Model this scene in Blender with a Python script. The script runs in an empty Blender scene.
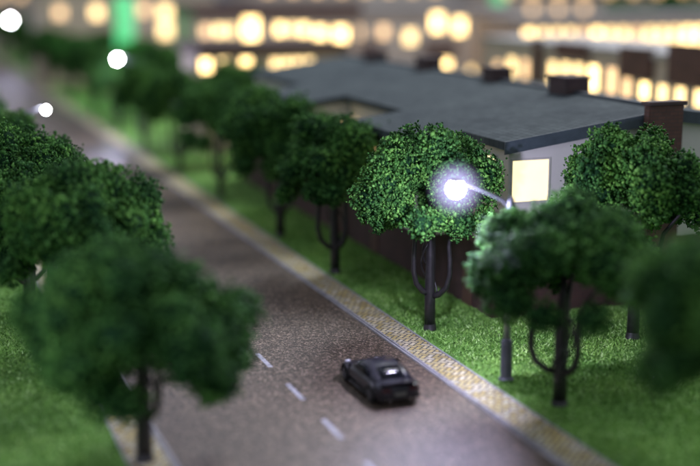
import bpy, bmesh, math, random
import numpy as np
from mathutils import Vector, Matrix
R = math.radians
sc = bpy.context.scene
C = sc.collection
PI = math.pi

# ------------------------------------------------------------------ materials
def newmat(name):
    m = bpy.data.materials.new(name); m.use_nodes = True
    nt = m.node_tree
    b = nt.nodes['Principled BSDF']
    return m, nt, b
def N(nt, t, **kw):
    n = nt.nodes.new(t)
    for k, v in kw.items():
        if k in n.inputs: n.inputs[k].default_value = v
        else: setattr(n, k, v)
    return n
def ramp(nt, fac, stops):
    r = nt.nodes.new('ShaderNodeValToRGB')
    el = r.color_ramp.elements
    while len(el) < len(stops): el.new(0.5)
    for e, (p, c) in zip(el, stops):
        e.position = p; e.color = (*c, 1)
    nt.links.new(fac, r.inputs['Fac'])
    return r.outputs['Color']
def mixc(nt, fac, a, b, blend='MIX'):
    n = nt.nodes.new('ShaderNodeMix'); n.data_type = 'RGBA'; n.blend_type = blend
    for sock, v in ((n.inputs[0], fac), (n.inputs[6], a), (n.inputs[7], b)):
        if isinstance(v, (int, float)): sock.default_value = v
        elif isinstance(v, tuple): sock.default_value = (*v, 1)
        else: nt.links.new(v, sock)
    return n.outputs[2]
def coords(nt, scale=(1,1,1), rot=(0,0,0)):
    tc = nt.nodes.new('ShaderNodeTexCoord')
    mp = N(nt, 'ShaderNodeMapping'); mp.inputs['Scale'].default_value = scale; mp.inputs['Rotation'].default_value = rot
    nt.links.new(tc.outputs['Object'], mp.inputs['Vector'])
    return mp.outputs['Vector']
def noise(nt, vec, scale, detail=3, rough=.55):
    n = N(nt, 'ShaderNodeTexNoise'); n.inputs['Scale'].default_value = scale
    n.inputs['Detail'].default_value = detail; n.inputs['Roughness'].default_value = rough
    nt.links.new(vec, n.inputs['Vector']); return n.outputs['Fac']
def bump(nt, b, h, strength, dist):
    n = N(nt, 'ShaderNodeBump'); n.inputs['Strength'].default_value = strength; n.inputs['Distance'].default_value = dist
    nt.links.new(h, n.inputs['Height']); nt.links.new(n.outputs['Normal'], b.inputs['Normal'])
def plain(name, c, rough=.6, metal=0., var=.15, scale=2., spec=.5, coat=0.):
    m, nt, b = newmat(name)
    v = coords(nt)
    f = noise(nt, v, scale, 4)
    col = ramp(nt, f, [(.3, tuple(x*(1-var) for x in c)), (.7, tuple(min(1, x*(1+var)) for x in c))])
    nt.links.new(col, b.inputs['Base Color'])
    b.inputs['Roughness'].default_value = rough; b.inputs['Metallic'].default_value = metal
    b.inputs['Specular IOR Level'].default_value = spec
    b.inputs['Coat Weight'].default_value = coat
    return m
def glow(name, c, s, var=0.25, scale=1.2):
    m, nt, b = newmat(name)
    v = coords(nt)
    f = noise(nt, v, scale, 2)
    col = ramp(nt, f, [(.3, tuple(x*(1-var) for x in c)), (.7, c)])
    b.inputs['Base Color'].default_value = (.3,.3,.3,1)
    nt.links.new(col, b.inputs['Emission Color'])
    b.inputs['Emission Strength'].default_value = s
    b.inputs['Roughness'].default_value = .5
    return m

M = {}
# road: sandpaper-like grit
m, nt, b = newmat('road_grit'); v = coords(nt)
g1 = noise(nt, v, 6., 2, .85); g2 = noise(nt, v, 16., 1); big = noise(nt, v, .16, 3)
ga = mixc(nt, .45, g1, g2)
grit = ramp(nt, ga, [(.38, (.010,.006,.004)), (.47, (.040,.028,.020)), (.54, (.10,.076,.055)), (.61, (.40,.33,.26))])
tone = ramp(nt, big, [(.3, (.78,.74,.70)), (.7, (1.12,1.06,1.0))])
nt.links.new(mixc(nt, 1., grit, tone, 'MULTIPLY'), b.inputs['Base Color'])
b.inputs['Roughness'].default_value = .42; b.inputs['Specular IOR Level'].default_value = .62
bump(nt, b, ga, .55, .12); M['road'] = m
# paving: small yellow and grey setts laid diagonally
def mth(nt, op, a, b_=None):
    n = N(nt, 'ShaderNodeMath'); n.operation = op
    for i, v_ in enumerate((a, b_)):
        if v_ is None: continue
        if isinstance(v_, (int, float)): n.inputs[i].default_value = v_
        else: nt.links.new(v_, n.inputs[i])
    return n.outputs[0]
m, nt, b = newmat('paving_setts'); S_ = 1/.25       # herringbone setts, two units long and one wide
v = coords(nt, (S_,S_,S_), (0,0,R(45)))
sp = N(nt, 'ShaderNodeSeparateXYZ'); nt.links.new(v, sp.inputs[0])
fx, fy = mth(nt,'FRACT',sp.outputs[0]), mth(nt,'FRACT',sp.outputs[1]); cx, cy = mth(nt,'FLOOR',sp.outputs[0]), mth(nt,'FLOOR',sp.outputs[1])
k_ = mth(nt,'FLOORED_MODULO', mth(nt,'ADD', mth(nt,'SUBTRACT',cx,cy), .01), 4.)
ver = mth(nt,'GREATER_THAN',k_,1.5); hor = mth(nt,'SUBTRACT',1.,ver)
k1 = mth(nt,'MULTIPLY', hor, mth(nt,'GREATER_THAN',k_,.5)); k2 = mth(nt,'MULTIPLY', ver, mth(nt,'LESS_THAN',k_,2.5))
al = mth(nt,'ADD', mth(nt,'MULTIPLY',hor,mth(nt,'ADD',fx,k1)), mth(nt,'MULTIPLY',ver,mth(nt,'ADD',fy,k2)))
ac = mth(nt,'ADD', mth(nt,'MULTIPLY',hor,fy), mth(nt,'MULTIPLY',ver,fx))
dj = mth(nt,'MINIMUM', mth(nt,'MINIMUM',ac,mth(nt,'SUBTRACT',1.,ac)), mth(nt,'MINIMUM',al,mth(nt,'SUBTRACT',2.,al)))
joint = mth(nt,'LESS_THAN',dj,.15)
cmb = N(nt,'ShaderNodeCombineXYZ'); nt.links.new(mth(nt,'SUBTRACT',cx,k1),cmb.inputs[0]); nt.links.new(mth(nt,'SUBTRACT',cy,k2),cmb.inputs[1]); nt.links.new(ver,cmb.inputs[2])
wn = N(nt,'ShaderNodeTexWhiteNoise'); nt.links.new(cmb.outputs[0], wn.inputs['Vector'])
col = ramp(nt, wn.outputs['Value'], [(0,(.52,.41,.13)),(.3,(.64,.54,.22)),(.65,(.68,.62,.38)),(1,(.74,.71,.56))])
w2 = noise(nt, v, 1.6, 3); big = noise(nt, v, .14, 3)
col = mixc(nt, 1., col, ramp(nt, w2, [(.3,(.72,.72,.76)),(.7,(1.1,1.08,1.02))]), 'MULTIPLY')
col = mixc(nt, 1., col, ramp(nt, big, [(.3,(.75,.76,.80)),(.7,(1.1,1.08,1.02))]), 'MULTIPLY')
col = mixc(nt, joint, col, (.055,.057,.06))
nt.links.new(col, b.inputs['Base Color']); b.inputs['Roughness'].default_value = .6
bump(nt, b, dj, .3, .05); M['paving'] = m
M['kerb'] = plain('kerb_stone', (.36,.36,.38), .6, var=.25, scale=1.6)
M['joint'] = plain('kerb_joint', (.035,.035,.04), .8)
# turf
m, nt, b = newmat('turf'); v = coords(nt)
a_ = noise(nt, v, .22, 4); f_ = noise(nt, v, 9., 3, .7)
col = ramp(nt, f_, [(.34,(.045,.11,.02)), (.5,(.17,.38,.08)), (.66,(.32,.58,.18))])
col = mixc(nt, 1., col, ramp(nt, a_, [(.3,(.6,.7,.6)),(.7,(1.15,1.1,1.0))]), 'MULTIPLY')
nt.links.new(col, b.inputs['Base Color']); b.inputs['Roughness'].default_value = .8; b.inputs['Specular IOR Level'].default_value = .2
bump(nt, b, f_, .9, .2); M['turf'] = m
m, nt, b = newmat('grass_fibres'); v = coords(nt)
geo = N(nt, 'ShaderNodeNewGeometry')
a_ = noise(nt, v, .25, 4)
col = ramp(nt, geo.outputs['Random Per Island'], [(0,(.06,.16,.03)), (.5,(.23,.46,.095)), (.85,(.38,.66,.19)), (1,(.60,.82,.40))])
col = mixc(nt, 1., col, ramp(nt, a_, [(.3,(.55,.68,.55)),(.7,(1.15,1.1,1.0))]), 'MULTIPLY')
nt.links.new(col, b.inputs['Base Color']); b.inputs['Roughness'].default_value = .7; b.inputs['Specular IOR Level'].default_value = .2
M['grass'] = m
# foliage foam
def foliage(name, dark, mid, light):
    m, nt, b = newmat(name); v = coords(nt)
    geo = N(nt, 'ShaderNodeNewGeometry'); oi = N(nt, 'ShaderNodeObjectInfo')
    col = ramp(nt, geo.outputs['Random Per Island'], [(0,dark), (.55,mid), (.93,light), (1,tuple(min(1,x*1.3) for x in light))])
    a_ = noise(nt, v, .55, 3)
    col = mixc(nt, 1., col, ramp(nt, a_, [(.34,(.40,.50,.55)),(.66,(1.3,1.18,.95))]), 'MULTIPLY')
    col = mixc(nt, 1., col, ramp(nt, oi.outputs['Random'], [(0,(.85,.9,.9)),(1,(1.08,1.05,.95))]), 'MULTIPLY')
    nt.links.new(col, b.inputs['Base Color'])
    b.inputs['Roughness'].default_value = .75; b.inputs['Specular IOR Level'].default_value = .14
    return m
M['leaf'] = foliage('foam_foliage', (.014,.058,.016), (.056,.185,.040), (.13,.32,.08))
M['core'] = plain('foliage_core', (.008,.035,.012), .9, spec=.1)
M['trunk'] = plain('trunk_wire', (.018,.016,.018), .42, var=.4, scale=3, spec=.6)
# building materials
M['white_wall'] = plain('painted_wall', (.64,.62,.58), .6, var=.05, scale=.6)
M['cream_wall'] = plain('cream_wall', (.52,.41,.31), .7, var=.12, scale=.35)
M['grey_wall'] = plain('grey_wall', (.48,.41,.34), .7, var=.15, scale=.35)
def brickmat(name, c1, c2, mo):
    m, nt, b = newmat(name)
    tc = nt.nodes.new('ShaderNodeTexCoord'); sep = N(nt, 'ShaderNodeSeparateXYZ'); cmb = N(nt, 'ShaderNodeCombineXYZ'); add = N(nt, 'ShaderNodeMath')
    nt.links.new(tc.outputs['Object'], sep.inputs[0]); nt.links.new(sep.outputs[0], add.inputs[0]); nt.links.new(sep.outputs[1], add.inputs[1])
    nt.links.new(add.outputs[0], cmb.inputs[0]); nt.links.new(sep.outputs[2], cmb.inputs[1])
    br = N(nt, 'ShaderNodeTexBrick'); nt.links.new(cmb.outputs[0], br.inputs['Vector'])
    br.inputs['Scale'].default_value = 1; br.inputs['Brick Width'].default_value = .5; br.inputs['Row Height'].default_value = .2; br.inputs['Mortar Size'].default_value = .02
    br.inputs['Color1'].default_value = (*c1,1); br.inputs['Color2'].default_value = (*c2,1); br.inputs['Mortar'].default_value = (*mo,1)
    w = noise(nt, tc.outputs['Object'], .8, 4)
    nt.links.new(mixc(nt, 1., br.outputs['Color'], ramp(nt, w, [(.3,(.7,.7,.7)),(.7,(1.15,1.1,1.1))]), 'MULTIPLY'), b.inputs['Base Color'])
    b.inputs['Roughness'].default_value = .75
    return m
M['brick'] = brickmat('brown_brick', (.135,.065,.05), (.10,.05,.04), (.07,.05,.045))
M['brick_dark'] = brickmat('dark_brick', (.085,.052,.046), (.065,.04,.037), (.05,.04,.04))
# slate roof
m, nt, b = newmat('slate_roof'); v = coords(nt, (1,1,1), (0,0,R(90)))
br = N(nt, 'ShaderNodeTexBrick'); nt.links.new(v, br.inputs['Vector']); br.inputs['Scale'].default_value = 1
br.inputs['Brick Width'].default_value = .55; br.inputs['Row Height'].default_value = .4; br.inputs['Mortar Size'].default_value = .025; br.inputs['Bias'].default_value = 0
br.inputs['Color1'].default_value = (.080,.100,.107,1); br.inputs['Color2'].default_value = (.054,.070,.076,1); br.inputs['Mortar'].default_value = (.03,.04,.045,1)
w = noise(nt, v, .35, 4)
nt.links.new(mixc(nt, 1., br.outputs['Color'], ramp(nt, w, [(.3,(.70,.72,.74)),(.7,(1.18,1.16,1.12))]), 'MULTIPLY'), b.inputs['Base Color'])
b.inputs['Roughness'].default_value = .8; b.inputs['Specular IOR Level'].default_value = .12; bump(nt, b, br.outputs['Fac'], -.25, .04); M['slate'] = m
M['fascia'] = plain('slate_fascia', (.045,.062,.075), .55, var=.2)
M['flatroof'] = plain('flat_roof', (.33,.32,.31), .8, var=.2, scale=.4)
M['frame'] = plain('window_frame', (.55,.53,.50), .5, var=.06)
M['pane_near'] = glow('pane_bright', (1.,.80,.42), 1.7, .12, .8)
M['pane_a'] = glow('pane_warm', (1.,.68,.27), 7.0)
M['pane_b'] = glow('pane_gold', (1.,.69,.29), 4.2)
M['pane_c'] = glow('pane_dim', (1.,.62,.29), 2.6)
M['door'] = plain('door_paint', (.10,.05,.035), .5)
# lamps, car
M['pole'] = plain('lamp_pole_paint', (.34,.35,.38), .35, metal=.6, var=.12)
M['sleeve'] = plain('lamp_sleeve', (.10,.105,.125), .45, metal=.3, var=.15)
M['bulb'] = glow('bulb_white', (.92,.92,1.), 45., .02)
M['bulb_far'] = glow('bulb_far', (.95,.95,1.), 260., .02)
m = bpy.data.materials.new('bloom_volume'); m.use_nodes = True; nt = m.node_tree  # emissive volume standing in for lens bloom around the bulb
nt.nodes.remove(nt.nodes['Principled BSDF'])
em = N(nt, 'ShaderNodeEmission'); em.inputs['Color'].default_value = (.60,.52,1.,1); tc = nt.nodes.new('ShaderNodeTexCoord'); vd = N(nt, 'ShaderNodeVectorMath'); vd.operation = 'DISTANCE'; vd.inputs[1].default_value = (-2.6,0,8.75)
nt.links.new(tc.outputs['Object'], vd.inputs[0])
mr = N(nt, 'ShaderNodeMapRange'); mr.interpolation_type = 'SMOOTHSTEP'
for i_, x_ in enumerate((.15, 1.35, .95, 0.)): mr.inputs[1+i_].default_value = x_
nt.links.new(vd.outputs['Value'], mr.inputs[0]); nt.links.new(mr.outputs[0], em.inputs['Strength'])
nt.links.new(em.outputs[0], nt.nodes['Material Output'].inputs['Volume']); M['bloom'] = m
M['car'] = plain('car_paint', (.009,.008,.016), .30, var=.3, scale=4, spec=.5, coat=.25)
M['glass'] = plain('car_glass', (.006,.007,.010), .16, var=.3, spec=.22)
M['tyre'] = plain('tyre_rubber', (.012,.012,.012), .8)
M['rim'] = plain('rim_metal', (.10,.10,.11), .35, metal=.8)
M['chrome'] = plain('chrome', (.6,.6,.62), .15, metal=1.)
M['headlight'] = plain('headlight_lens', (.75,.78,.85), .1, spec=.9)
M['taillight'] = plain('taillight_lens', (.06,.006,.008), .25)
M['plate'] = plain('plate_blank', (.16,.16,.14), .5)
M['plastic'] = plain('black_plastic', (.012,.012,.014), .5)
m, nt, b = newmat('lane_paint'); v = coords(nt)
f_ = noise(nt, v, 6., 4, .7)
nt.links.new(ramp(nt, f_, [(.34,(.16,.16,.18)),(.56,(.42,.43,.50))]), b.inputs['Base Color']); b.inputs['Roughness'].default_value = .55; M['paint'] = m
m, nt, b = newmat('base_ground'); v = coords(nt)
f_ = noise(nt, v, .05, 4); f2 = noise(nt, v, 1.5, 3)
col = mixc(nt, .3, ramp(nt, f_, [(.3,(.09,.085,.08)),(.7,(.17,.155,.145))]), ramp(nt, f2, [(.3,(.07,.07,.07)),(.7,(.2,.19,.18))]))
nt.links.new(col, b.inputs['Base Color']); b.inputs['Roughness'].default_value = .85; M['base'] = m
M['green_glow'] = glow('green_light', (.04,.8,.22), .8, .35, .25)
M['violet_glow'] = glow('violet_light', (.42,.36,1.), 2.0, .3, .3)
M['pipe'] = plain('dark_metal', (.03,.03,.035), .5)

# ------------------------------------------------------------------ mesh helpers
class MB:
    def __init__(s): s.v = []; s.f = []
    def add(s, vs, fs):
        o = len(s.v); s.v += [tuple(p) for p in vs]; s.f += [tuple(i+o for i in f) for f in fs]; return s
    def box(s, x0, x1, y0, y1, z0, z1):
        return s.add([(x0,y0,z0),(x1,y0,z0),(x1,y1,z0),(x0,y1,z0),(x0,y0,z1),(x1,y0,z1),(x1,y1,z1),(x0,y1,z1)],
              [(3,2,1,0),(4,5,6,7),(0,1,5,4),(1,2,6,5),(2,3,7,6),(3,0,4,7)])
    def prism(s, poly, z0, z1):
        """poly counter-clockwise; z0/z1 number or function of (x, y)"""
        n = len(poly); fz = lambda z, x, y: z(x, y) if callable(z) else z
        vs = [(x,y,fz(z0,x,y)) for x, y in poly] + [(x,y,fz(z1,x,y)) for x, y in poly]
        fs = [tuple(range(n-1,-1,-1)), tuple(range(n,2*n))] + [(i,(i+1)%n,n+(i+1)%n,n+i) for i in range(n)]
        return s.add(vs, fs)
    def tube(s, pts, rads, n=8, cap=True):
        pts = [Vector(p) for p in pts]; rings = []
        if isinstance(rads, (int,float)): rads = [rads]*len(pts)
        up = Vector((0,0,1)); base = len(s.v); prev = None
        for i, p in enumerate(pts):
            t = (pts[min(i+1,len(pts)-1)] - pts[max(i-1,0)]).normalized()
            a = prev if prev is not None else (Vector((1,0,0)) if abs(t.z) > .9 else up)
            a = (a - t*a.dot(t)).normalized(); prev = a; b_ = t.cross(a)
            s.v += [tuple(p + (a*math.cos(2*PI*k/n) + b_*math.sin(2*PI*k/n))*rads[i]) for k in range(n)]
        for i in range(len(pts)-1):
            for k in range(n):
                q = base+i*n; s.f.append((q+k, q+(k+1)%n, q+n+(k+1)%n, q+n+k))
        if cap:
            s.f.append(tuple(base+k for k in range(n-1,-1,-1))); e = base+(len(pts)-1)*n
            s.f.append(tuple(e+k for k in range(n)))
        return s
    def lathe(s, prof, n=16, c=(0,0,0), axis='z'):
        base = len(s.v)
        for r, z in prof:
            for k in range(n):
                a = 2*PI*k/n
                p = (r*math.cos(a), r*math.sin(a), z)
                if axis == 'x': p = (z, r*math.cos(a), r*math.sin(a))
                s.v.append((c[0]+p[0], c[1]+p[1], c[2]+p[2]))
        for i in range(len(prof)-1):
            for k in range(n):
                q = base+i*n; s.f.append((q+k, q+(k+1)%n, q+n+(k+1)%n, q+n+k))
        s.f.append(tuple(base+k for k in range(n-1,-1,-1))); e = base+(len(prof)-1)*n
        s.f.append(tuple(e+k for k in range(n)))
        return s
    def mesh(s, name, mat, smooth=False, bevel=0):
        me = bpy.data.meshes.new(name); me.from_pydata(s.v, [], s.f); me.update()
        if bevel:
            bm = bmesh.new(); bm.from_mesh(me)
            ed = [e for e in bm.edges if len(e.link_faces) == 2 and e.calc_face_angle(0) > .5]
            bmesh.ops.bevel(bm, geom=ed, offset=bevel, segments=2, affect='EDGES', clamp_overlap=True)
            bm.to_mesh(me); bm.free()
        me.materials.append(mat)
        if smooth:
            me.polygons.foreach_set('use_smooth', [True]*len(me.polygons))
        return me
def link(name, me, parent=None, loc=None, rz=None):
    o = bpy.data.objects.new(name, me); C.objects.link(o)
    if parent is not None: o.parent = parent
    if loc is not None: o.location = loc
    if rz is not None: o.rotation_euler = (0,0,rz)
    return o
def build(mb, name, mat, parent=None, loc=None, smooth=False, bevel=0):
    return link(name, mb.mesh(name, mat, smooth, bevel), parent, loc)
def tag(o, label=None, cat=None, group=None, kind=None):
    if label: o['label'] = label
    if cat: o['category'] = cat
    if group: o['group'] = group
    if kind: o['kind'] = kind
    return o
def empty(name, loc=(0,0,0), rz=0, **kw):
    o = bpy.data.objects.new(name, None); C.objects.link(o); o.location = loc; o.rotation_euler = (0,0,rz)
    o.empty_display_size = .3
    return tag(o, **kw)
def fast_mesh(name, V, F, mat, smooth=False):
    me = bpy.data.meshes.new(name); nf, k = F.shape
    me.vertices.add(len(V)); me.vertices.foreach_set('co', V.astype(np.float32).ravel())
    me.loops.add(nf*k); me.loops.foreach_set('vertex_index', F.astype(np.int32).ravel())
    me.polygons.add(nf); me.polygons.foreach_set('loop_start', np.arange(0, nf*k, k, dtype=np.int32))
    me.polygons.foreach_set('loop_total', np.full(nf, k, dtype=np.int32))
    me.update(calc_edges=True); me.validate(); me.materials.append(mat)
    return me

# ------------------------------------------------------------------ setting
def sheet(name, x0, x1, y0, y1, z, mat, kind='structure', parent=None):
    mb = MB(); mb.add([(x0,y0,z),(x1,y0,z),(x1,y1,z),(x0,y1,z)], [(0,1,2,3)])
    return tag(build(mb, name, mat, parent), kind=kind if parent is None else None)
YA, YB = -20, 420
sheet('ground', -900, 1400, -300, 2500, -.14, M['base'])
# turf slabs (raised, a real step above the road)
for nm, x0, x1 in (('turf_ground', 23.95, 60), ('turf_ground', -60, 7.22)):
    tag(build(MB().box(x0, x1, YA, 118 if x0 > 0 else 260, -.13, .0), nm, M['turf']), kind='structure')
tag(build(MB().box(23.95, 36, 118.004, 330, -.13, .0), 'turf_ground', M['turf']), kind='structure')
road = sheet('road', 9.0, 22.12, YA, YB, -.05, M['road'])
for nm, x0, x1 in (('pavement', 22.42, 23.82), ('pavement', 7.35, 8.70)):
    tag(build(MB().box(x0, x1, YA, YB, -.13, .012), nm, M['paving']), kind='structure')
for xs in ((22.13, 22.23), (22.30, 22.40), (23.86, 23.95), (8.87, 8.98), (8.72, 8.81), (7.22, 7.31)):
    tag(build(MB().box(xs[0], xs[1], YA, YB, -.13, .03), 'kerb', M['kerb'], bevel=.02), kind='structure')
for xs in ((22.228, 22.302), (8.808, 8.872), (23.818, 23.862), (22.398,22.422), (8.698,8.722), (7.308, 7.352)):
    tag(build(MB().box(xs[0], xs[1], YA, YB, -.13, -.01), 'kerb_joint', M['joint']), kind='structure')
for i in range(-2, 22):
    y = 44.45 + i*4.85
    mb = MB(); mb.add([(15.45,y-1.15,-.044),(15.67,y-1.15,-.044),(15.67,y+1.15,-.044),(15.45,y+1.15,-.044)], [(0,1,2,3)])
    build(mb, 'lane_dash', M['paint'], road)

# grass fibres
rng = np.random.default_rng(5)
def fibres(x0, x1, y0, y1, n, hole=None):
    x = rng.uniform(x0, x1, n); y = y0 + (y1-y0)*rng.uniform(0, 1, n)**1.35
    if hole is not None:
        keep = ~((x > hole[0]) & (x < hole[1]) & (y > hole[2]) & (y < hole[3])); x = x[keep]; y = y[keep]; n = len(x)
    a = rng.uniform(0, 2*PI, n); w = rng.uniform(.025, .06, n); h = rng.uniform(.05, .16, n)
    lx = rng.normal(0, .09, n); ly = rng.normal(0, .09, n)
    p0 = np.stack([x - w*np.cos(a), y - w*np.sin(a), np.full(n, -.01)], 1)
    p1 = np.stack([x + w*np.cos(a), y + w*np.sin(a), np.full(n, -.01)], 1)
    p2 = np.stack([x + lx, y + ly, h], 1)
    V = np.stack([p0, p1, p2], 1).reshape(-1, 3); F = np.arange(len(V)).reshape(-1, 3)
    return V, F
V, F = fibres(24.0, 44, 28, 92, 150000, (28.8, 60, 56.9, 120))
tag(link('grass', fast_mesh('grass', V, F, M['grass'])), 'short green flock grass covering the ground in front of the terrace', 'grass', kind='stuff')
V, F = fibres(-6, 7.2, 36, 100, 70000)
tag(link('grass', fast_mesh('grass', V, F, M['grass'])), 'short green flock grass covering the ground left of the road', 'grass', kind='stuff')

# ------------------------------------------------------------------ trees
OCT = np.array([(1,0,0),(-1,0,0),(0,1,0),(0,-1,0),(0,0,1),(0,0,-1)], float)
OCF = np.array([(0,2,4),(2,1,4),(1,3,4),(3,0,4),(2,0,5),(1,2,5),(3,1,5),(0,3,5)])
def crown_mesh(seed, n_lump=36, n_crumb=27000, rx=3.3, rz=2.9, zc=6.1, low=-.45, skirt=11):
    g = np.random.default_rng(seed)
    cs = []; rs = []
    while len(cs) < n_lump:
        d = g.normal(size=3); d /= np.linalg.norm(d)
        if d[2] < low: continue
        q = g.uniform(.55, .92)
        c = np.array([d[0]*rx*q, d[1]*rx*q, d[2]*rz*q]); r = g.uniform(.75, 1.25)
        if d[2] < 0: r *= .8
        cs.append(c); rs.append(r)
    for k in range(skirt):                      # hanging ragged lobes
        a = g.uniform(0, 2*PI); q = g.uniform(.7, 1.02)
        cs.append(np.array([math.cos(a)*rx*q, math.sin(a)*rx*q, -g.uniform(.5, 1.7)])); rs.append(g.uniform(.45, .8))
    cs = np.array(cs); rs = np.array(rs)
    pr = rs**2/np.sum(rs**2)
    idx = g.choice(len(cs), n_crumb, p=pr)
    d = g.normal(size=(n_crumb,3)); d /= np.linalg.norm(d, axis=1)[:,None]
    sh = g.uniform(.70, 1.0, n_crumb) + (g.uniform(0,1,n_crumb) < .16)*g.uniform(0,.2,n_crumb)
    wob = 1 + .16*np.sin(d[:,0]*5+idx) * np.sin(d[:,1]*6+2*idx) + .10*np.sin(d[:,2]*11+idx)
    P = cs[idx] + d*(rs[idx]*sh*wob)[:,None]
    P[:,2] += zc
    r = g.uniform(.032, .074, n_crumb)*(1+(g.uniform(0,1,n_crumb) < .22)*.5)
    sc3 = g.uniform(.45, 1.75, (n_crumb,1,3))*r[:,None,None]
    q = g.normal(size=(n_crumb,4)); q /= np.linalg.norm(q, axis=1)[:,None]
    w,x,y,z = q.T
    Rm = np.stack([np.stack([1-2*(y*y+z*z),2*(x*y-z*w),2*(x*z+y*w)],1), np.stack([2*(x*y+z*w),1-2*(x*x+z*z),2*(y*z-x*w)],1), np.stack([2*(x*z-y*w),2*(y*z+x*w),1-2*(x*x+y*y)],1)],1)
    V = OCT[None]*sc3 + g.normal(0, .25, (n_crumb,6,3))*r[:,None,None]
    V = np.einsum('nij,nkj->nki', Rm, V) + P[:,None,:]
    F = OCF[None] + (np.arange(n_crumb)*6)[:,None,None]
    V = V.reshape(-1,3); F = F.reshape(-1,3)
    bm = bmesh.new()
    bmesh.ops.create_icosphere(bm, subdivisions=2, radius=1.); bm.verts.ensure_lookup_table()
    iv = np.array([v_.co[:] for v_ in bm.verts]); if_ = np.array([[v_.index for v_ in f_.verts] for f_ in bm.faces]); bm.free()
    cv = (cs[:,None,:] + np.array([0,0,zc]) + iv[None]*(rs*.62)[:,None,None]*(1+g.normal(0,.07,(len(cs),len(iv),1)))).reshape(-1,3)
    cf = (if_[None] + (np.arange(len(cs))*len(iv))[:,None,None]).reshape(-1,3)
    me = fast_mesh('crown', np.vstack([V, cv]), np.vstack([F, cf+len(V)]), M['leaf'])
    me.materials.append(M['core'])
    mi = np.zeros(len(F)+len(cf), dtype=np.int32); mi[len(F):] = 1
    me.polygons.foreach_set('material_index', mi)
    return me
def trunk_mesh(seed):
    g = random.Random(seed); mb = MB()
    mb.lathe([(.38,-.03),(.34,.05),(.30,.22),(.26,.42),(.2,.5)], 10)
    mb.tube([(0,0,.02),(.02,.01,1.7),(.05,-.02,3.2),(.03,.02,4.9),(0,.05,6.8)], [.29,.27,.23,.19,.08], 10)
    a0 = g.uniform(0, PI)
    n = 3
    for k in range(n):
        a = a0 + 2*PI*k/n + g.uniform(-.25,.25); o = g.uniform(.85,1.25); z0 = 1.55 + g.uniform(-.1,.25)
        ca, sa = math.cos(a), math.sin(a)
        prof = [(.12,z0),(.45*o,z0+.12),(.82*o,z0+.50),(.98*o,z0+1.1),(.98*o,z0+1.8),(.92*o,z0+2.5),(1.05*o,z0+3.2),(1.7*o,z0+4.1),(2.1*o,z0+4.6)]
        mb.tube([(ca*r_, sa*r_, z_) for r_, z_ in prof], [.15,.15,.14,.13,.125,.12,.11,.08,.05], 7)
    for k in range(2):                       # loose wire ends twisted round the trunk
        a = g.uniform(0, 2*PI); pts = []
        for i in range(9):
            t = i/8; aa = a + t*3.2; rr = .34 + .16*math.sin(t*PI)
            pts.append((math.cos(aa)*rr, math.sin(aa)*rr, 1.6 + t*2.6))
        mb.tube(pts, .05, 5)
    me = mb.mesh('trunk', M['trunk'], smooth=True)
    return me
VAR = []
for s in range(7):
    kw = dict(rx=3.45, rz=3.0, zc=6.5)
    if s == 1: kw = dict(rx=3.7, rz=3.1, zc=6.4)
    if s == 2: kw = dict(rx=3.2, rz=3.0, zc=6.2)
    if s == 4: kw = dict(rx=3.5, rz=2.8, zc=6.3)
    if s == 6: kw = dict(rx=3.8, rz=3.1, zc=4.55, n_lump=64, n_crumb=30000, low=-.8, skirt=3)
    VAR.append((crown_mesh(100+s, **kw), trunk_mesh(40+s)))
def tree(x, y, var, label, group, s=1., rz=0., sz=None, z=0.):
    t = empty('model_tree', (x,y,z), rz, label=label, cat='tree', group=group); t.scale = (s,s,sz or s)
    cm, tm = VAR[var]
    link('trunk', tm, t); link('crown', cm, t)
    return t
G1 = 'trees along the right pavement'
tree(25.0, 31.2, 4, 'blurred dark tree cut by the right edge of the photo, nearest of the right-hand row', G1, 1.08, .4)
tree(25.35, 43.7, 0, 'tree with U-shaped bare branches on its trunk, right of the street lamp', G1, 1.06, 3.4, .90)
tree(24.9, 56.1, 1, 'brightly lit dome-shaped tree directly behind the glowing street lamp', G1, 1.0, 2.0, 1.08)
tree(24.55, 69.5, 2, 'dark tree just left of the lamp-lit dome tree, in the right-hand row', G1, 1.06, 3.3)
tree(24.6, 81, 3, 'slightly blurred tree in the right-hand row, third one left of the street lamp', G1, 1.08, 4.4)
tree(24.7, 98, 5, 'blurred tree in the right-hand row, fourth one left of the street lamp', G1, .96, 5.1)
tree(24.7, 113, 0, 'blurred tree in the right-hand row, fifth one left of the street lamp', G1, .96, .9)
tree(24.8, 130, 2, 'very blurred tree in the right-hand row, a little nearer than the far white lamp', G1, .98, 2.6)
for i, (y, v_) in enumerate(((147,4),(165,1),(186,3),(210,5),(240,0),(275,2),(315,1))):
    tree(24.9+.4*(i > 3), y, v_, 'dark far tree merging into the row beyond the white lamp at upper left', 'far trees merging along the road', 1.0, 1.3*i)
for i, (x, y, v_) in enumerate(((31.5,116,1),(33,138,3),(31.5,158,0),(34,180,2),(32.5,204,4),(35,232,1),(33,268,5),(29,222,2),(29.5,252,4),(30,290,0),(37,300,1),(43,305,3),(31,335,5),(27.5,360,2),(39,345,4))):
    tree(x, y, v_, 'dark blurred tree in the thicket behind the right-hand row at upper left', 'thicket trees behind the right-hand row', 1.0, 2.1*i)
tree(33.7, 51.2, 1, 'dark sharp tree beside the white end wall of the slate-roofed house', 'trees on the right lawn', 1.06, .6, 1.09)
tree(44.5, 49.0, 2, 'tree at the right edge beyond the blurred foreground crown', 'trees on the right lawn', .95, 1.6)
G2 = 'trees along the left pavement'
tree(7.9, 43.6, 6, 'large blurred tree in the left foreground hiding the road edge', G2, 1.12, .3, 1.04)
tree(7.4, 54.2, 4, 'tree whose low crown shows just above the big foreground tree, against the road', G2, .98, 2.2, 1.05)
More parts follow.
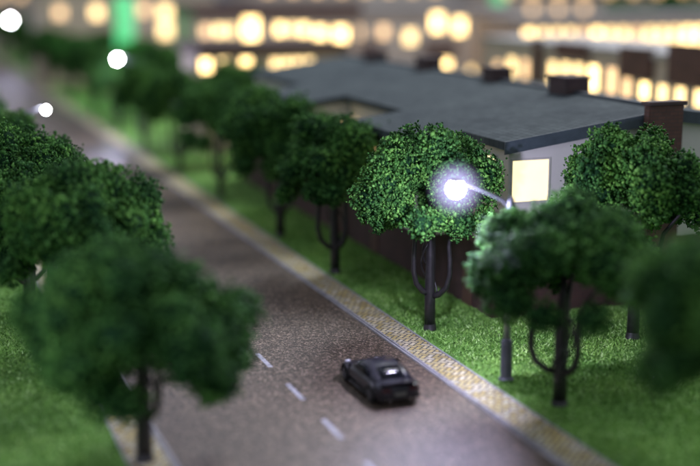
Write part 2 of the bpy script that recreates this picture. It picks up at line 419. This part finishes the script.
tree(6.6, 59.6, 2, 'middle tree of the left row, between the foreground crown and the sharp crown', G2, .9, 1.2, .98)
tree(6.2, 67, 0, 'sharp tree at the left edge, just below the small white lamp', G2, 1., .2, 1.04)
tree(5.2, 78, 5, 'dark tree at the left edge behind the sharp crown', G2, 1., 1.9)
tree(4.9, 91, 3, 'farthest dark tree of the left row at the photo edge', G2, 1., 3.1)

# ------------------------------------------------------------------ street lamps
pole_mb = MB().tube([(0,0,1.85),(0,0,4.5),(0,0,8.02)], [.15,.135,.11], 12)
sleeve_mb = MB().lathe([(.36,-.02),(.36,.06),(.28,.10),(.255,.2),(.25,1.75),(.23,1.83),(.17,1.9)], 14)
arm_mb = MB().tube([(.02,0,7.7),(-.35,0,8.12),(-1.0,0,8.45),(-1.8,0,8.80),(-2.35,0,8.98)], [.085,.08,.075,.07,.065], 9)
collar_mb = MB().lathe([(.14,7.5),(.19,7.55),(.19,7.95),(.17,8.12),(.10,8.24),(.03,8.27)], 12)
cap_mb = MB().lathe([(.22,.27),(.25,.29),(.24,.36),(.18,.44),(.08,.48),(.03,.49)], 18, (-2.6,0,8.75))
bp = [(max(.02, math.cos(R(d))), math.sin(R(d))) for d in (-88,-75,-60,-45,-30,-15,0,15,30,45,60,75,88)]
bulb_mb = MB().lathe([(.40*a, .40*b_) for a, b_ in bp], 24, (-2.6,0,8.75))
bloom_mb = MB().lathe([(1.48*a, 1.48*b_) for a, b_ in bp], 28, (-2.6,0,8.75))
small_bulb = MB().lathe([(.2*a, .2*b_) for a, b_ in bp], 20, (-2.6,0,8.75))
LM = dict(pole=pole_mb.mesh('pole', M['pole'], True), base_sleeve=sleeve_mb.mesh('base_sleeve', M['sleeve'], True), arm=arm_mb.mesh('arm', M['sleeve'], True),
          collar=collar_mb.mesh('collar', M['sleeve'], True), lamp_cap=cap_mb.mesh('lamp_cap', M['sleeve'], True), bulb=bulb_mb.mesh('bulb', M['bulb'], True), lamp_bloom=bloom_mb.mesh('lamp_bloom', M['bloom'], True), far_bulb=small_bulb.mesh('bulb', M['bulb_far'], True))
def lamp(x, y, rz, label, power, z=0.):
    t = empty('street_lamp', (x,y,z), rz, label=label, cat='street lamp', group='street lamps along the road')
    for k in ('pole','base_sleeve','arm','collar'): link(k, LM[k], t)
    cap = link('lamp_cap', LM['lamp_cap'], t); link('bulb', LM['bulb' if y < 60 else 'far_bulb'], cap)
    if 45 < y < 60: link('lamp_bloom', LM['lamp_bloom'], cap)  # added glow sphere imitating bloom, not a solid lamp part
    if power:
        l = bpy.data.lights.new('lamp_light', 'POINT'); l.energy = power; l.color = (.70,.66,1.); l.shadow_soft_size = .30
        lo = bpy.data.objects.new('lamp_light', l); C.objects.link(lo); lo.parent = t; lo.location = (-3.0,0,7.8)
lamp(24.8, 47.5, 0, 'grey street lamp with glowing white bulb in front of the lit dome tree', 5200)
lamp(26.3, 139, 0, 'street lamp whose big white blurred disc hangs above the right-hand row', 3000)
lamp(24.6, 245, 0, 'farthest street lamp, white blurred disc at the top left corner', 1500, 1.0)
lamp(7.2, 86.5, PI, 'street lamp with small white blurred disc above the left-hand trees', 1100)
lamp(-2.0, 41.0, PI/2, 'extra unseen street lamp added on the left lawn to light the foreground grass', 1700)  # added out of view to brighten the grass at lower left


# ------------------------------------------------------------------ car
def car(x, y, rz):
    t = empty('sports_car', (x,y,-.05), rz, label='small black two-door sports car driving away in the right lane', cat='car'); t.scale = (1.1,1.1,1.1)
    # lower body loft: (y, half width, z bottom, z belt, z deck)
    st = [(-2.20,.62,.34,.62,.66),(-2.12,.80,.24,.74,.80),(-1.85,.90,.20,.78,.87),(-1.40,.93,.19,.79,.88),(-.6,.93,.18,.77,.86),(.3,.92,.18,.76,.84),
          (.95,.92,.18,.75,.82),(1.4,.91,.19,.72,.78),(1.85,.86,.20,.64,.70),(2.15,.72,.24,.54,.60),(2.26,.52,.32,.46,.50)]
    V_ = []; F_ = []
    for (yy, w, zb, zs, zd) in st:
        half = [(0,zb),(w*.86,zb),(w*.97,zb+.10),(w,zb+(zs-zb)*.55),(w*.97,zs),(w*.88,zs+(zd-zs)*.55),(w*.5,zd),(0,zd+.01)]
        ring = half + [(-a,b_) for a, b_ in half[-2:0:-1]]
        V_ += [(a,yy,b_) for a, b_ in ring]
    n = 14
    for i in range(len(st)-1):
        for k in range(n): F_.append((i*n+k, i*n+(k+1)%n, (i+1)*n+(k+1)%n, (i+1)*n+k))
    F_.append(tuple(range(n))); F_.append(tuple((len(st)-1)*n+k for k in range(n-1,-1,-1)))
    mb = MB().add(V_, F_)
    me = mb.mesh('body', M['car'], True)
    bm = bmesh.new(); bm.from_mesh(me); bmesh.ops.recalc_face_normals(bm, faces=bm.faces); bm.to_mesh(me); bm.free()
    me.polygons.foreach_set('use_smooth', [True]*len(me.polygons))
    body = link('body', me, t); s_ = body.modifiers.new('s', 'SUBSURF'); s_.levels = s_.render_levels = 2
    # greenhouse: pillars and roof
    gh = [(-1.62,.70,.84,.86),(-1.15,.66,.84,1.07),(-.72,.62,.84,1.23),(-.2,.60,.84,1.285),(.2,.60,.84,1.25),(.62,.64,.82,1.04),(1.08,.70,.80,.82)]
    V_ = []; F_ = []
    for (yy, w, zb, zt) in gh:
        wb = .84
        half = [(wb,zb-.06),(wb-.02,zb),(w + (wb-w)*.35, zb+(zt-zb)*.6),(w-.02,zb+(zt-zb)*.93),(w*.75,zt),(0,zt+.02)]
        ring = half + [(-a,b_) for a, b_ in half[-2::-1]]
        V_ += [(a,yy,b_) for a, b_ in ring]
    n = 11
    for i in range(len(gh)-1):
        for k in range(n-1): F_.append((i*n+k, i*n+k+1, (i+1)*n+k+1, (i+1)*n+k))
    F_.append(tuple(range(n))); F_.append(tuple((len(gh)-1)*n+k for k in range(n-1,-1,-1)))
    cab = MB().add(V_, F_)
    me = cab.mesh('cabin_roof', M['car'], True)
    bm = bmesh.new(); bm.from_mesh(me); bmesh.ops.recalc_face_normals(bm, faces=bm.faces); bm.to_mesh(me); bm.free()
    me.polygons.foreach_set('use_smooth', [True]*len(me.polygons))
    cabin = link('cabin_roof', me, t)
    # glass panels, standing a little proud of the shell
    def panel(name, rows, mat=M['glass']):
        mb = MB(); vs = [p for r in rows for p in r]; nc = len(rows[0])
        mb.add(vs, [(i*nc+k, i*nc+k+1, (i+1)*nc+k+1, (i+1)*nc+k) for i in range(len(rows)-1) for k in range(nc-1)])
        me = mb.mesh(name, mat, True); o = link(name, me, cabin)
        so = o.modifiers.new('t', 'SOLIDIFY'); so.thickness = .02; so.offset = 0
        return o
    e = .022
    panel('rear_window', [[(a*.52,-1.54,.905+e),(a*.26,-1.54,.915+e),(0,-1.54,.92+e),(-a*.26,-1.54,.915+e),(-a*.52,-1.54,.905+e)] if False else
                          [(-.50,-1.53,.90+e),(-.25,-1.53,.915+e),(0,-1.53,.92+e),(.25,-1.53,.915+e),(.50,-1.53,.90+e)],
                          [(-.50,-1.15,1.07+e),(-.25,-1.15,1.085+e),(0,-1.15,1.092+e),(.25,-1.15,1.085+e),(.50,-1.15,1.07+e)],
                          [(-.46,-.82,1.195+e),(-.23,-.82,1.208+e),(0,-.82,1.216+e),(.23,-.82,1.208+e),(.46,-.82,1.195+e)]] if False else
                         [[(-.50,-1.53,.90+e),(-.25,-1.53,.915+e),(0,-1.53,.92+e),(.25,-1.53,.915+e),(.50,-1.53,.90+e)],
                          [(-.50,-1.15,1.07+e),(-.25,-1.15,1.085+e),(0,-1.15,1.092+e),(.25,-1.15,1.085+e),(.50,-1.15,1.07+e)],
                          [(-.46,-.82,1.195+e),(-.23,-.82,1.208+e),(0,-.82,1.216+e),(.23,-.82,1.208+e),(.46,-.82,1.195+e)]])
    panel('windscreen', [[(-.46,.28,1.215+e),(0,.28,1.235+e),(.46,.28,1.215+e)],[(-.5,.62,1.045+e),(0,.62,1.062+e),(.5,.62,1.045+e)],[(-.54,.98,.865+e),(0,.98,.885+e),(.54,.98,.865+e)]])
    for s in (-1, 1):
        panel('side_window', [[(s*(.82+e),-1.0,.87),(s*(.835+e),-.3,.87),(s*(.835+e),.35,.87),(s*(.83+e),.72,.87)],
                              [(s*(.735+e),-.85,1.04),(s*(.715+e),-.3,1.10),(s*(.715+e),.3,1.08),(s*(.745+e),.50,1.0)],
                              [(s*(.655+e),-.72,1.17),(s*(.635+e),-.3,1.225),(s*(.635+e),.1,1.215),(s*(.655+e),.25,1.17)]])
        build(MB().box(-.09,.09,-.05,.05,-.06,.06), 'wing_mirror', M['car'], t, (s*1.0,.62,.92), bevel=.03)
        hl = build(MB().lathe([(.02,-.05),(.10,-.03),(.13,.0),(.10,.04),(.02,.06)], 12), 'headlight', M['headlight'], t, (s*.62,1.93,.655), True)
        hl.rotation_euler = (R(-35),0,0)
        build(MB().box(-.20,.20,-.03,.03,-.055,.055), 'taillight', M['taillight'], t, (s*.55,-2.165,.665), bevel=.02)
        ex = build(MB().tube([(0,.1,0),(0,-.08,0)], .045, 10), 'exhaust_pipe', M['chrome'], t, (s*.42,-2.15,.27))
        for yy in (-1.38, 1.42):
            wx = s*.83
            w = build(MB().lathe([(.22,-.11),(.30,-.11),(.335,-.085),(.335,.085),(.30,.11),(.22,.11)], 24, axis='x'), 'wheel', M['tyre'], t, (wx,yy,.335), True)
            rm = MB().lathe([(.03,.0),(.21,.0),(.215,.02),(.225,.03)], 20, axis='x')
            for k in range(5):
                a = 2*PI*k/5; rm.tube([(.03,0,0),(.03,math.cos(a)*.2,math.sin(a)*.2)], .026, 5)
            r_ = build(rm, 'rim', M['rim'], w, (s*.095,0,0)); r_.rotation_euler = (0,0,0 if s > 0 else PI)
            ar = MB(); pts = [(0,math.cos(R(d))*.40,math.sin(R(d))*.40) for d in range(-8,189,14)]
            ar.tube(pts, .045, 6); build(ar, 'wheel_arch', M['plastic'], t, (s*.91,yy,.335), True)
        build(MB().tube([(0,-.95,0),(0,-.2,-.02),(0,.95,0)], .055, 6), 'side_skirt', M['plastic'], t, (s*.90,0,.20), True)
    build(MB().add([(-.72,-.10,0),(-.4,-.14,.02),(.4,-.14,.02),(.72,-.10,0),(.70,.16,.0),(-.70,.16,.0),(-.72,-.10,.05),(-.4,-.15,.085),(.4,-.15,.085),(.72,-.10,.05),(.70,.16,.02),(-.70,.16,.02)],
          [(0,1,2,3,4,5)[::-1],(6,7,8,9,10,11),(0,1,7,6),(1,2,8,7),(2,3,9,8),(3,4,10,9),(4,5,11,10),(5,0,6,11)]), 'spoiler', M['car'], t, (0,-2.03,.855))
    build(MB().box(-.82,.82,-.05,.05,-.08,.08), 'rear_bumper', M['plastic'], t, (0,-2.16,.36), bevel=.03)
    build(MB().box(-.24,.24,-.012,.012,-.06,.06), 'number_plate', M['plate'], t, (0,-2.225,.50))
    build(MB().box(-.55,.55,-.03,.03,-.07,.07), 'front_grille', M['plastic'], t, (0,2.24,.36), bevel=.02)
    return t
car(19.1, 48.4, 0)

# ------------------------------------------------------------------ buildings
WM = {}
def win_meshes(w, h, pane, bars=True):
    """window facing -Y at the origin, centre at z=0"""
    key = (w, h, pane, bars)
    if key not in WM:
        fr = MB(); t = .09
        fr.box(-w/2-t, w/2+t, -.09, .0, -h/2-t, -h/2); fr.box(-w/2-t, w/2+t, -.09, .0, h/2, h/2+t)
        fr.box(-w/2-t, -w/2, -.088, .0, -h/2, h/2); fr.box(w/2, w/2+t, -.088, .0, -h/2, h/2)
        if bars: fr.box(-.03, .03, -.075, -.045, -h/2, h/2)
        pn = MB().box(-w/2, w/2, -.04, -.003, -h/2, h/2)
        WM[key] = (fr.mesh('window', M['frame']), pn.mesh('pane', M[pane]))
    return WM[key]
def window(b, face, u, z, plane, w, h, pane, bars=True):
    a, p = win_meshes(w, h, pane, bars)
    loc = (u, plane, z) if face == '-Y' else (plane, u, z)
    rz = 0 if face == '-Y' else -PI/2
    o = link('window', a, b, loc, rz); link('pane', p, o)
# --- terrace house with grey slate roof
H = empty('terraced_house', (29.6,57,0), label='long white terraced house with big grey slate roof and brown brick base', cat='house')
def hb(mb, name, mat, parent=H, **k):
    mb.v = [(x-29.6, y-57, z) for x, y, z in mb.v]; return build(mb, name, mat, parent, **k)
M['brick_base'] = brickmat('base_brick', (.075,.036,.028), (.06,.028,.023), (.05,.035,.03))
hb(MB().box(28.85, 48, 57.05, 107, -.05, 3.6), 'brick_base', M['brick_base'])
outl = [(39.0,57.0),(48.0,57.0),(48.0,107.05),(39.0,107.05),(30.4,107.05),(30.4,92),(27.3,92),(27.3,83),(30.4,83),(30.4,71.5),(26.9,71.5),(26.9,62.0),(29.6,62.0),(29.6,57.0)]
zr = lambda x, y: 9.35 + (x-29.4)*.135 if x <= 39 else 9.35 + 9.6*.135 - (x-39)*.135
o1 = [p for p in outl if p[0] <= 39]; o1 = o1[1:] + o1[:1]
o1 = [(39.0,57.0),(39.0,107.05)] + [p for p in outl if p[0] < 39]
o2 = [(39.0,107.05),(39.0,57.0),(48.0,57.0),(48.0,107.05)]
hb(MB().prism(o1, 3.6, lambda x, y: zr(x,y)-.41).prism(o2, 3.6, lambda x, y: zr(x,y)-.41), 'upper_wall', M['white_wall'])
ov = .45
ro = [(39,56.55),(39,107.5),(30.4-ov,107.5),(30.4-ov,92+ov),(27.3-ov,92+ov),(27.3-ov,83-ov),(30.4-ov,83-ov),(30.4-ov,71.5+ov),(26.9-ov,71.5+ov),(26.9-ov,62-ov),(29.6-ov,62-ov),(29.6-ov,56.55)]
roof = hb(MB().prism(ro, lambda x, y: zr(x,y)-.40, zr), 'roof', M['slate'])
rb = [(48.45,56.55),(48.45,107.5),(39.004,107.5),(39.004,56.55)]
hb(MB().prism(rb, lambda x, y: zr(x,y)-.40, zr), 'roof', M['slate'])
# gable and eave fascia boards
fa = MB()
vs = [(29.1,56.47,zr(29.1,0)-.62),(39,56.47,zr(39,0)-.62),(48.5,56.47,zr(48.5,0)-.62),(29.1,56.47,zr(29.1,0)+.03),(39,56.47,zr(39,0)+.03),(48.5,56.47,zr(48.5,0)+.03)]
vs += [(x,56.547,z) for x, y, z in vs]
fa.add(vs, [(0,1,4,3),(1,2,5,4),(7,6,9,10),(8,7,10,11),(3,4,10,9),(4,5,11,10),(1,0,6,7),(2,1,7,8),(0,3,9,6),(2,8,11,5)])
hb(fa, 'gable_fascia', M['fascia'])
hb(MB().box(39.0-.18, 39.0+.18, 56.55, 107.5, zr(39,0)-.02, zr(39,0)+.14), 'ridge_cap', M['fascia'])
def chimney(x0, x1, y0, y1, z0, z1, mat='brick_dark'):
    c = hb(MB().box(x0, x1, y0, y1, z0, z1), 'chimney', M[mat], bevel=.03)
    c2 = MB().box(x0-.12, x1+.12, y0-.12, y1+.12, z1+.003, z1+.20); c2.v = [(x-29.6,y-57,z) for x,y,z in c2.v]
    cap = build(c2, 'chimney_cap', M['brick_dark'], c, bevel=.03)
chimney(37.2, 39.3, 55.9, 56.44, -.05, 10.95, 'brick')
chimney(38.3, 39.9, 66.5, 68.7, 10.2, 11.45)
chimney(38.4, 39.8, 76.5, 78.2, 10.2, 11.35)
chimney(38.4, 39.8, 88, 90, 10.2, 11.4)
chimney(38.2, 39.7, 99, 100.6, 10.2, 11.2)
def hwin(face, u, z, plane, w, h, pane='pane_near', bars=True):
    a, p = win_meshes(w, h, pane, bars)
    loc = (u-29.6, plane-57, z) if face == '-Y' else (plane-29.6, u-57, z)
    o = link('window', a, H, loc, 0 if face == '-Y' else -PI/2); link('pane', p, o)
hwin('-Y', 30.85, 7.2, 57, 2.1, 2.15, bars=False); hwin('-Y', 35.4, 7.2, 57, 1.9, 2.1, 'pane_c'); hwin('-Y', 43, 7.2, 57, 1.9, 2.1)
hwin('-X', 59.6, 7.3, 29.6, 2.4, 2.0)
for y in (64.4, 69.0): hwin('-X', y, 6.9, 26.9, 1.8, 1.8, 'pane_c')
for y in (73.6, 77, 80.6): hwin('-X', y, 7.0, 30.4, 1.5, 1.9)
for y in (85.5, 89.5): hwin('-X', y, 6.8, 27.3, 1.8, 1.7, 'pane_b')
for y in (94, 98.5): hwin('-X', y, 7.0, 30.4, 1.5, 1.9)
hwin('-Y', 29.0, 6.8, 83-.0, 1.4, 1.8, 'pane_b'); hwin('-Y', 28.3, 6.8, 62, 1.3, 1.8, 'pane_c')
for y in (60, 74, 80.5, 96):
    d = hb(MB().box(28.79, 28.847, y-.55, y+.55, -.05, 2.3), 'door', M['door'])
    hd = MB().box(28.72, 28.788, y+.3, y+.42, 1.0, 1.12); hd.v = [(a-29.6,b_-57,c) for a,b_,c in hd.v]; build(hd, 'handle', M['chrome'], d)

rr = random.Random(11)
def block(name, label, x0, x1, y0, y1, h, wall, roofmat='flatroof', group=None, parapet=.5):
    b = empty(name, (x0,y0,-.12), label=label, cat='building', group=group)
    build(MB().box(0, x1-x0, 0, y1-y0, 0, h), 'wall', M[wall], b)
    build(MB().box(-.35, x1-x0+.35, -.35, y1-y0+.35, h+.004, h+parapet), 'roof', M[roofmat], b, bevel=.05)
    return b
def bpier(b, x0, x1, y0, y1, z0, z1, mat='brick', name='brick_pier'):
    build(MB().box(x0, x1, y0, y1, z0, z1), name, M[mat], b)
PAN = ['pane_a','pane_a','pane_b','pane_b','pane_c']
GB = 'lit model buildings behind the terraced house'
# second terrace: long facade towards the road, seen over the first ridge
b = block('terraced_house', 'grey terrace with brown brick piers and yellow windows directly behind the slate-roofed house, at right', 58, 69, 66, 118, 11.2, 'grey_wall', group=GB)
for y, p, w_, h_ in ((69,'pane_b',1.4,1.6),(71.5,'pane_b',1.4,1.6),(75,'pane_b',1.3,1.5),(78,'pane_a',1.3,1.4),(80.5,'pane_b',1.2,1.3),(83,'pane_b',1.2,1.3),(85.4,'pane_b',1.2,1.3),(88,'pane_a',1.2,1.3),(90.6,'pane_c',1.2,1.6),(93,'pane_c',1.4,2.2),
                     (96,'pane_a',1.5,2.2),(98.6,'pane_b',1.3,2.2),(100.8,'pane_b',1.3,2.2),(103.2,'pane_b',1.3,2.0),(108.6,'pane_c',1.3,1.8),(111.4,'pane_b',1.5,1.8),(114.5,'pane_c',1.3,1.6)):
    window(b, '-X', y-66, 8.6 if h_ < 1.7 else 9.0, 0, w_, h_, p)
    for z in (6.1, 3.2): window(b, '-X', y-66, z, 0, w_, h_, rr.choice(PAN))
for y0, y1, z0, z1 in ((86.8,91.4,9.55,12.0),(79.6,84.4,9.5,12.6),(96.6,102.2,10.55,11.9),(105.2,106.6,0,12.0),(66.2,68.0,0,12.6)):
    bpier(b, -.45, -.03, y0-66, y1-66, z0, z1)
for x in (2.5, 7.5):
    for z in (8.9, 6.1): window(b, '-Y', x, z, 0, 1.7, 2.0, 'pane_b')
def rows(b, n, dx, x0, zs, w, h, skip=(), pans=PAN):
    for z in zs:
        for i in range(n):
            if (i, z) in skip: continue
            window(b, '-Y', x0+i*dx, z, 0, w, h, rr.choice(pans))
b = block('apartment_block', 'long cream apartment block with two rows of yellow windows across the top right', 78.2, 122, 150, 162, 12.2, 'cream_wall', group=GB)
for i in range(20):
    for z in (9.8, 6.4, 3.2): window(b, '-Y', 2.2+i*2.08, z, 0, 1.4, 2.1, 'pane_a' if i in (0, 5, 12, 13, 18) else ('pane_b' if i % 4 else 'pane_c'))
b = block('apartment_block', 'grey apartment block with brown piers left of the long cream block, behind the roof ridge', 60, 86, 166, 178, 13.2, 'grey_wall', group=GB)
for x, z, w_, h_, p in ((5.9,10.2,1.4,1.6,'pane_c'),(10.0,9.4,1.7,1.8,'pane_b'),(14.2,11.4,1.7,2.4,'pane_a'),(17.7,10.8,1.6,2.2,'pane_a'),(21.5,9.5,1.3,1.8,'pane_b'),(24.2,9.2,1.2,1.8,'pane_b'),(15.5,5.3,1.6,1.4,'pane_a'),(2.0,10.2,1.3,1.6,'pane_c'),(6.0,4.0,1.5,1.6,'pane_b'),(20.0,4.0,1.5,1.6,'pane_b')):
    window(b, '-Y', x, z, 0, w_, h_, p)
for x in (.6, 12.2): bpier(b, x, x+5.0, -.5, -.03, 7.0, 8.6, name='brick_band')
b = block('apartment_block', 'brown-banded block with large yellow windows at top centre, left of the slate roof', 37, 59.2, 158, 170, 12.8, 'cream_wall', 'brick', group=GB, parapet=1.4)
for x, z, w_, h_, p in ((1.3,11.0,1.2,1.4,'pane_c'),(3.1,11.0,1.3,1.4,'pane_b'),(4.6,11.0,.9,1.4,'pane_b'),(7.3,11.2,2.0,2.8,'pane_a'),(11.2,11.1,1.2,1.4,'pane_a'),(12.9,11.1,1.1,1.3,'pane_b'),(14.5,11.0,1.2,1.4,'pane_a'),(16.7,10.4,1.5,1.8,'pane_a'),(19.6,10.3,1.8,1.9,'pane_a'),
                        (3,5.5,1.4,1.5,'pane_b'),(7,5.5,1.4,1.5,'pane_b'),(12,5.5,1.4,1.5,'pane_b'),(17,5.5,1.4,1.5,'pane_b')):
    window(b, '-Y', x, z, 0, w_, h_, p)
bpier(b, .8, 5.2, -.5, -.03, 8.2, 9.6, name='brick_band'); bpier(b, 9.8, 15.4, -.5, -.03, 8.2, 9.5, name='brick_band')
b = block('shop_row', 'low brown-topped row with small yellow windows past the left end of the slate roof', 29.6, 45.0, 124, 133, 10.0, 'cream_wall', 'brick', group=GB, parapet=1.0)
for x, p in ((-.2,'pane_a'),(1.7,'pane_b'),(4.0,'pane_a'),(7.1,'pane_b'),(8.3,'pane_b'),(9.5,'pane_b'),(10.7,'pane_b')):
    window(b, '-Y', x+.6, 9.0, 0, .9 if x > 6 else 1.1, 1.0 if x > 6 else 1.3, p); window(b, '-Y', x+.6, 5.2, 0, 1.1, 1.5, p)
window(b, '-Y', 4.1, 7.6, 0, 1.0, .8, 'pane_a')
b = block('apartment_block', 'peach apartment block with tall yellow windows at the top left, behind the green light', 24, 54, 215, 228, 15.0, 'cream_wall', group=GB)
for x, z, w_, h_, p in ((3.4,12.0,1.6,1.8,'pane_c'),(9.5,12.0,1.7,2.0,'pane_b'),(13.8,12.5,1.7,2.0,'pane_b'),(17.4,12.4,1.6,2.0,'pane_c'),(21.1,11.9,2.0,2.2,'pane_b'),(21.1,8.9,2.0,2.4,'pane_b'),(25.0,10.4,1.4,1.8,'pane_c'),(27.6,8.7,1.6,2.0,'pane_c'),
                       (3.4,6,1.6,1.8,'pane_b'),(9.5,6,1.6,1.8,'pane_c'),(15,6,1.6,1.8,'pane_b'),(21,4.5,1.6,1.8,'pane_c'),(26,4.5,1.6,1.8,'pane_b')):
    window(b, '-Y', x, z, 0, w_, h_, p)
# backmost dim row closing the view
b = block('apartment_block', 'dim brown block filling the top edge at centre, mostly unlit', 66, 108, 235, 250, 19, 'grey_wall', 'brick', group=GB)
rows(b, 8, 5.0, 3.5, (15.5, 11.5), 1.5, 1.6, pans=['pane_c'])
b = block('apartment_block', 'dim reddish block at the top right edge behind the long cream block', 112, 175, 225, 240, 19, 'cream_wall', 'brick', group=GB)
rows(b, 10, 5.8, 3.5, (15.0, 11.5), 1.5, 1.6, pans=['pane_c'])
b = block('apartment_block', 'dim distant block at the top left beyond the far street lamp', 14, 62, 330, 345, 22, 'grey_wall', 'brick', group=GB)
rows(b, 9, 5.0, 3.5, (17.5, 13.5), 1.6, 1.8, pans=['pane_c','pane_b'])
for i, (x, y) in enumerate(((128,186),(137,183),(120,190))):
    tree(x, y, i, 'dark green blurred tree behind the long cream block at the top right corner', 'trees in the top right corner', 1.55, i)

# coloured light columns
def column(x, y, h, r, mat, label):
    t = empty('light_column', (x,y,-.1), label=label, cat='light column')
    build(MB().lathe([(r*1.6,0),(r*1.6,.5),(r*1.2,.7),(r*1.1,.9)], 16), 'base', M['pipe'], t, smooth=False)
    build(MB().lathe([(r,.9),(r,h-.3),(r*.8,h)], 20), 'glowing_shaft', M[mat], t)
    build(MB().lathe([(r*.9,h+.004),(r*.9,h+.3),(r*.3,h+.5)], 16), 'cap', M['pipe'], t)
column(33.0, 186, 15, 1.5, 'green_glow', 'tall green glowing column at the top left between yellow windows')
column(39.5, 176, 11.8, .7, 'violet_glow', 'violet glowing column left of the brown-banded block')
column(101, 200, 16.5, 1.2, 'green_glow', 'pale green glowing column at the top edge right of centre')
for loc, col, e in (((31.0,178,11.5),(.1,1,.3),1300),((38.0,170,9),(.5,.4,1),800)):
    l = bpy.data.lights.new('column_light', 'POINT'); l.energy = e; l.color = col; l.shadow_soft_size = 1.2
    o = bpy.data.objects.new('column_light', l); C.objects.link(o); o.location = loc

# ------------------------------------------------------------------ light
w = bpy.data.worlds.new('World'); sc.world = w; w.use_nodes = True
bg = w.node_tree.nodes['Background']; bg.inputs['Color'].default_value = (.80,.84,1.0,1); bg.inputs['Strength'].default_value = .52
l = bpy.data.lights.new('hall_ceiling_light', 'AREA'); l.shape = 'DISK'; l.size = 60; l.energy = 190000; l.color = (.92,.94,1.0)
o = bpy.data.objects.new('hall_ceiling_light', l); C.objects.link(o); o.location = (98, 132, 118)
o.rotation_euler = (Vector((30,70,0)) - Vector(o.location)).to_track_quat('-Z','Y').to_euler()

# ------------------------------------------------------------------ camera
cd = bpy.data.cameras.new('Camera'); cam = bpy.data.objects.new('Camera', cd); C.objects.link(cam)
cam.location = (0,0,17.5)
cam.rotation_euler = (R(90-11.53), 0, R(-20.145))
cd.sensor_width = 36; cd.lens = 36*1250/700
cd.clip_start = .5; cd.clip_end = 4000
cd.dof.use_dof = True; cd.dof.focus_distance = 61.5
cd.dof.aperture_fstop = (cd.lens*1e-3)/1.52
sc.camera = cam
sc.view_settings.view_transform = 'Standard'; sc.view_settings.look = 'None'; sc.view_settings.exposure = 0
sc.cycles.use_denoising = True
sc.cycles.max_bounces = 6; sc.cycles.sample_clamp_indirect = 6
